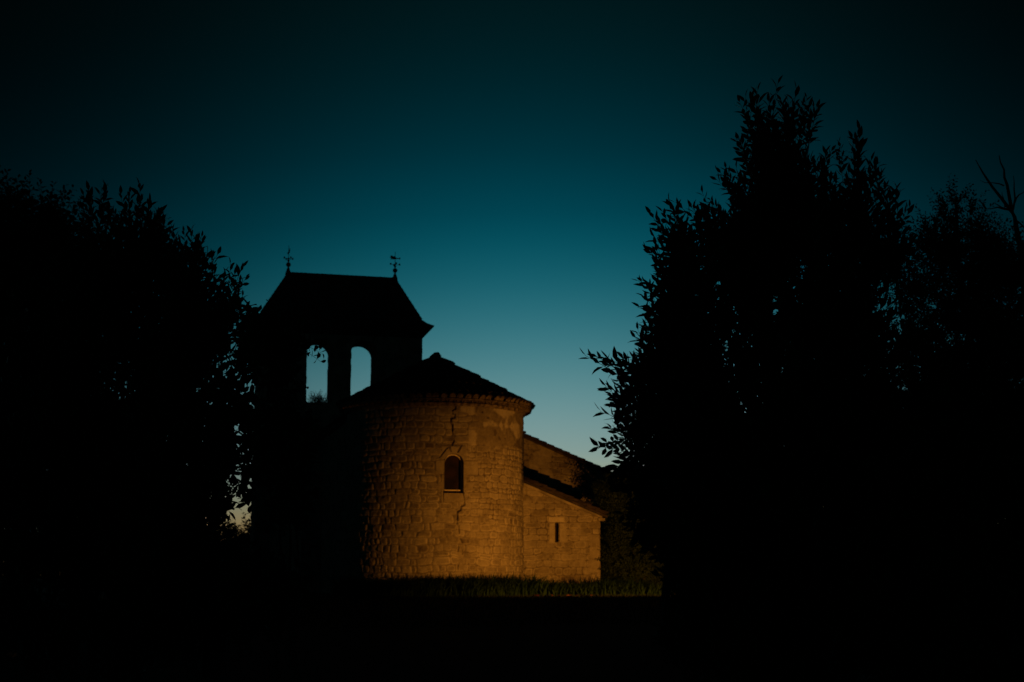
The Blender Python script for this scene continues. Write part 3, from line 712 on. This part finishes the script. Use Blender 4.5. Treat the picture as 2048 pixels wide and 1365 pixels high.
# shrub against the chapel's north side and a slim tree beside it
loc_u = lambda u, y: (-2.27+u*math.cos(R(14.8))-y*math.sin(R(14.8)), 42+u*math.sin(R(14.8))+y*math.cos(R(14.8)))
def chapel_bush(name, label, blobs, n, seed):
    r = np.random.default_rng(seed); root = empty(name, (*loc_u(*blobs[0][:2]), 0)); tag(root, label, 'shrub'); off = np.array(root.location)
    P_ = []; Dn = []
    for (u, y, z, rx, ry, rz, w) in blobs:
        k = int(n*w); d = r.normal(size=(k, 3)); d /= np.linalg.norm(d, axis=1, keepdims=True); rad = r.uniform(.2, 1, k)**(1/3)
        c = np.array([*loc_u(u, y), z]); P_.append(c+d*rad[:, None]*np.array([rx, ry, rz])); Dn.append(d*.8+np.array([0, 0, .5])+r.normal(0, .3, (k, 3)))
    P_ = np.concatenate(P_); Dn = np.concatenate(Dn); ok = P_[:, 2] > .05
    scatter('crown', SMALL, P_[ok]-off, Dn[ok], r.uniform(1., 1.5, ok.sum()), M['hedge_leaf'], root, seed)
    stems_mesh((0, 0, -.1), [tuple(np.array([*loc_u(b[0], b[1]), b[2]])-off) for b in blobs], r, .05).build('trunk', M['bark'], root, True)
chapel_bush('hedge_shrub', 'dense dark shrub against the right-hand corner of the small side chapel', [(6.35, .2, 1.0, .85, .7, 1.2, .3), (6.5, .3, 2.3, .75, .6, 1.0, .3), (7.6, .2, 1.6, 1.0, .9, 1.7, .3), (6.0, .75, 2.9, .45, .35, .55, .1), (7.0, 2, 1.0, 1.3, .9, 1.2, .4)], 3200, 61)
chapel_bush('hedge_shrub', 'dark shrub further right, hidden between side chapel and tall laurel', [(9.2, -.4, 1.4, 1.2, 1.0, 1.8, .5), (8.8, 1.5, 2.2, 1.2, 1.0, 1.6, .5)], 1500, 63)

# treeline beyond the church
for i, (px, D, top, rx, lab) in enumerate([(455, 95, 1062, 26, 'distant tree low on the left, its crown against the yellow sky'), (492, 110, 1074, 22, 'smaller distant tree touching the left foot of the bell wall'),
        (634, 80, 788, 20, 'distant treetop seen through the left bell opening'), (1285, 70, 925, 42, 'distant tree just above the low end of the nave roof')]):
    big_ = top < 900
    el = [(px, top+rx*.7, rx, rx*.6, rx*D/F*.8), (px-rx*.5, top+rx*1.6, rx*1.1, rx, rx*D/F), (px+rx*.5, top+rx*1.8, rx*1.1, rx, rx*D/F), (px, top+rx*3, rx*1.4, rx*1.4, rx*D/F)]
    if big_: el = [(px-8, top+12, 12, 8, .4), (px+10, top+16, 14, 9, .5), (px, top+30, 26, 14, .8), (px, top+80, 45, 40, 1.4), (px, top+170, 70, 70, 2)]
    cluster_tree('distant_tree', lab, 'tree', px, D, el, 420 if i != 2 else 1500, SMALL, M['far_leaf'], 70+i, [(.22, [(px, top+rx*3), (px, top+rx)])], group='distant trees beyond the chapel', scale=2.2 if i != 2 else 1.2, shell=.1, up=.4, jit=.6)
shrub_far = cluster_tree('broadleaf_tree', 'low dark trees in the middle distance behind the left laurel', 'tree', 330, 60,
    [(260, 1010, 100, 70, 2), (380, 1090, 50, 30, 1.2), (100, 1000, 160, 100, 3), (180, 900, 140, 120, 3)], 2400, SMALL, M['far_leaf'], 81, [(.2, [(320, 1080), (320, 1010)])], scale=2., shell=.1, up=.4, jit=.6)
cluster_tree('broadleaf_tree', 'dark background trees behind the tall laurel on the right', 'tree', 1650, 55,
    [(1500, 1000, 160, 110, 2.5), (1750, 950, 200, 150, 3), (1970, 950, 160, 160, 3), (1400, 1040, 80, 60, 1.5)], 3000, SMALL, M['far_leaf'], 83, [(.25, [(1650, 1080), (1650, 950)])], scale=2.2, shell=.1, up=.4, jit=.6)

r = np.random.default_rng(88); n = 9000
px_ = r.uniform(-250, 2300, n); tp_ = 1092+12*np.sin(px_*.021)+7*np.sin(px_*.067+1); yy = r.uniform(0, 1, n)**1.3
D_ = r.uniform(135, 165, n); zt_ = EYE+(1150-tp_)/F*D_
Pw = np.stack([(px_-1024)/F*D_, D_, zt_*(1-yy)+r.normal(0, .15, n)-.2*0], -1); Pw[:, 2] = np.maximum(Pw[:, 2], .1)
scatter('far_wood', SMALL, Pw, np.stack([r.normal(0, .6, n), r.normal(0, .6, n), np.full(n, .6)], -1), r.uniform(4.5, 7, n), M['far_leaf'], None, 88)
tag(bpy.data.objects['far_wood'], 'low dark belt of woodland along the horizon', 'woodland', kind='stuff')
# ================================================================== GRASSES
def blades(name, label, cat, pts, lens, wid, mat_, seed, lean=.35, segs=4):
    r = np.random.default_rng(seed); n = len(pts)
    az = r.uniform(0, 6.28, n); ln = np.abs(r.normal(lean, .2, n)); d = np.stack([np.cos(az), np.sin(az), np.zeros(n)], -1); s = np.stack([-np.sin(az), np.cos(az), np.zeros(n)], -1)
    V = []
    for i in range(segs+1):
        t = i/segs; w = wid*(1-t**2)*.5+.001
        c = pts + d*(lens*ln*t**2)[:, None] + np.array([0, 0, 1])*(lens*t*(1-.35*ln*t))[:, None]
        V += [c-s*w, c+s*w]
    V = np.stack(V, 1); q = np.array([(2*i, 2*i+1, 2*i+3, 2*i+2) for i in range(segs)])
    Q = (q[None]+(np.arange(n)*V.shape[1])[:, None, None]).reshape(-1, 4)
    me = fast_mesh(name, V.reshape(-1, 3), Q); o_ = link(name, me, mat_); tag(o_, label, cat, kind='stuff'); return o_
r = np.random.default_rng(91); n = 9000
x = r.uniform(-4.6, 4.0, n); y = 37.75 + .55*vnoise(x, x*0, 1.7, 97) + r.uniform(0, 1, n)**1.2*1.3 + np.clip(x-.3, 0, 9)*.9*r.uniform(0, 1, n)
clump = np.round(x/.16)*.16+r.normal(0, .045, n); x = np.where(r.random(n) < .7, clump, x)
uu = (x+2.27)*math.cos(R(14.8))+(y-42)*math.sin(R(14.8)); vv = -(x+2.27)*math.sin(R(14.8))+(y-42)*math.cos(R(14.8))
ok = (np.hypot(uu, vv) > 2.72) & ~((uu > 2.2) & (uu < 5.3) & (vv > .2))
hl = r.uniform(.34, .78, n)*np.where(x < .8, 1.1, .85)*(.7+.55*vnoise(x, y*.3, 1.2, 95))
blades('tall_grass', 'strip of tall sword-leaved grass along the foot of the apse', 'grass', np.stack([x, y, np.zeros(n)-.02], -1)[ok], hl[ok], .036, M['blade'], 92, .75)
n = 26000; x = r.uniform(-9, 7, n); y = r.uniform(24, 38.2, n)
blades('lawn', 'short mown grass in front of the chapel', 'grass', np.stack([x, y, gz(x, y)-.01], -1), r.uniform(.04, .11, n), .012, M['lawn_blade'], 93, .5, 2)
n = 90; x = r.uniform(.5, 2.0, n); y = r.uniform(29, 35.6, n)
blades('fallen_leaves', 'scattered reddish fallen leaves on the lawn', 'leaves', np.stack([x, y, gz(x, y)+.05], -1), r.uniform(.05, .1, n), .06, M['dead_leaf'], 94, 1.6, 3)

# ================================================================== LIGHT
LP = Vector((3.95, 31.5, .40))
aim = (Vector((1.35, 41.5, .9)) - LP).normalized()
ld = bpy.data.lights.new('lamp', 'SPOT'); lo = bpy.data.objects.new('lamp', ld); COL.objects.link(lo)
lo.location = LP; lo.rotation_euler = aim.to_track_quat('-Z', 'Y').to_euler()
ld.energy = 3150; ld.color = (1, .365, .035); ld.spot_size = R(73); ld.spot_blend = 1.0; ld.shadow_soft_size = .008
fl = empty('floodlight', (LP.x, LP.y, float(gz(LP.x, LP.y))))
tag(fl, 'small black floodlight unseen behind the tall laurel, aimed at the apse, with added light-blocking plates', 'floodlight')
fo = Vector(fl.location)
def dirv(bear, el, d): return LP - fo + Vector((math.sin(R(bear)), math.cos(R(bear)), math.tan(R(el))))*d
def plate(mb, c):          # thin plate from four corners
    n_ = (Vector(c[1])-Vector(c[0])).cross(Vector(c[3])-Vector(c[0])).normalized()*.004
    v = [Vector(p)+n_ for p in c]+[Vector(p)-n_ for p in c]
    mb.add(v, [(0, 1, 2, 3), (7, 6, 5, 4), (0, 4, 5, 1), (1, 5, 6, 2), (2, 6, 7, 3), (3, 7, 4, 0)])
hs = MB(); a0, a1 = -75, 15
for (b0_, b1_, e0, e1, d0, d1) in ((a0, a1, -42, -42, .05, .2), (a0, a1, 60, 60, .05, .1)):
    plate(hs, [dirv(b0_, e0, d0), dirv(b1_, e0, d0), dirv(b1_, e1, d1), dirv(b0_, e1, d1)])
back = LP - fo - aim*.06
hs.tube([back-aim*.06, back], [.06, .10], 12)
hs.tube([Vector((0, 0, -.05)), LP-fo-Vector((0, 0, .1))-aim*.08], .015, 8)
hs.build('housing', M['iron'], fl)
lp_ = MB(); plate(lp_, [dirv(-62, -3.7, .40), dirv(12, -3.7, .40), dirv(12, -38, .22), dirv(-62, -38, .22)]); lp_.build('added_spill_block', M['iron'], fl)  # unseen plate added to keep lamp spill off the near ground
vs_ = MB(); plate(vs_, [dirv(-19, 18.5, .42), dirv(12, 18.5, .42), dirv(12, 50, .22), dirv(-19, 50, .22)]); plate(vs_, [dirv(-20, 14.1, .43), dirv(-12.6, 14.1, .43), dirv(-12.6, 22, .43), dirv(-20, 22, .43)]); vs_.build('added_beam_block', M['iron'], fl)  # unseen plates added close to the lamp to keep its beam off the bell wall

# ---- dusk sky
W = bpy.data.worlds.new('World'); S.world = W; W.use_nodes = True
nt = W.node_tree; nt.nodes.clear(); N = nt.nodes.new
out = N('ShaderNodeOutputWorld'); bg = N('ShaderNodeBackground'); nt.links.new(bg.outputs[0], out.inputs[0])
tc = N('ShaderNodeTexCoord'); sep = N('ShaderNodeSeparateXYZ'); nt.links.new(tc.outputs['Generated'], sep.inputs[0])
def mth(op, a, bb=None, cc=None):
    x = N('ShaderNodeMath'); x.operation = op
    for i, q in enumerate((a, bb, cc)):
        if q is None: continue
        if isinstance(q, (int, float)): x.inputs[i].default_value = q
        else: nt.links.new(q, x.inputs[i])
    return x.outputs[0]
elev = mth('MULTIPLY', mth('ARCSINE', sep.outputs[2]), 180/PI)
az = mth('MULTIPLY', mth('ARCTAN2', sep.outputs[0], sep.outputs[1]), 180/PI)
def srgb(c): return tuple(((v/255+.055)/1.055)**2.4 if v > 10 else v/255/12.92 for v in c)
STOPS = [(-3, (178, 130, 72)), (1.4, (180, 138, 78)), (2.6, (176, 146, 90)), (3.7, (152, 160, 134)), (5, (130, 156, 153)), (7, (98, 142, 146)), (9, (62, 122, 132)), (11, (30, 101, 114)), (12.8, (8, 83, 97)), (14.5, (0, 66, 80)), (17, (0, 46, 56)), (20, (0, 31, 37)), (23, (1, 22, 25)), (27, (2, 16, 17)), (90, (2, 11, 11))]
rp = N('ShaderNodeValToRGB'); E_ = rp.color_ramp.elements
pos = lambda e: (min(e, 30)+5)/37 if e < 30 else 1.0
E_[0].position = pos(STOPS[0][0]); E_[0].color = (*srgb(STOPS[0][1]), 1); E_[1].position = 1; E_[1].color = (*srgb(STOPS[-1][1]), 1)
for e, c in STOPS[1:-1]: k = E_.new(pos(e)); k.color = (*srgb(c), 1)
rp.color_ramp.interpolation = 'B_SPLINE'
bend_ = mth('MULTIPLY', mth('POWER', mth('MINIMUM', mth('ABSOLUTE', mth('SUBTRACT', az, 1.5)), 30.0), 2.0), .0055)
nt.links.new(mth('DIVIDE', mth('ADD', mth('ADD', elev, bend_), 5.0), 37.0), rp.inputs['Fac'])
# afterglow toward one bearing, with the lens's edge darkening also put into the sky
da = mth('DIVIDE', mth('SUBTRACT', az, 1.0), 14.2); de = mth('DIVIDE', mth('SUBTRACT', elev, 6.0), 26.0)
g_ = mth('EXPONENT', mth('MULTIPLY', mth('MULTIPLY', da, da), -1.0))
g_ = mth('ADD', mth('MULTIPLY', g_, .88), .12)
nt.links.new(rp.outputs['Color'], bg.inputs['Color']); nt.links.new(g_, bg.inputs['Strength'])

# ------------------------------------------------------------------ output
S.view_settings.view_transform = 'Standard'; S.view_settings.look = 'None'; S.view_settings.exposure = 0; S.view_settings.gamma = 1
S.render.engine = 'CYCLES'; S.cycles.max_bounces = 5; S.cycles.use_denoising = True
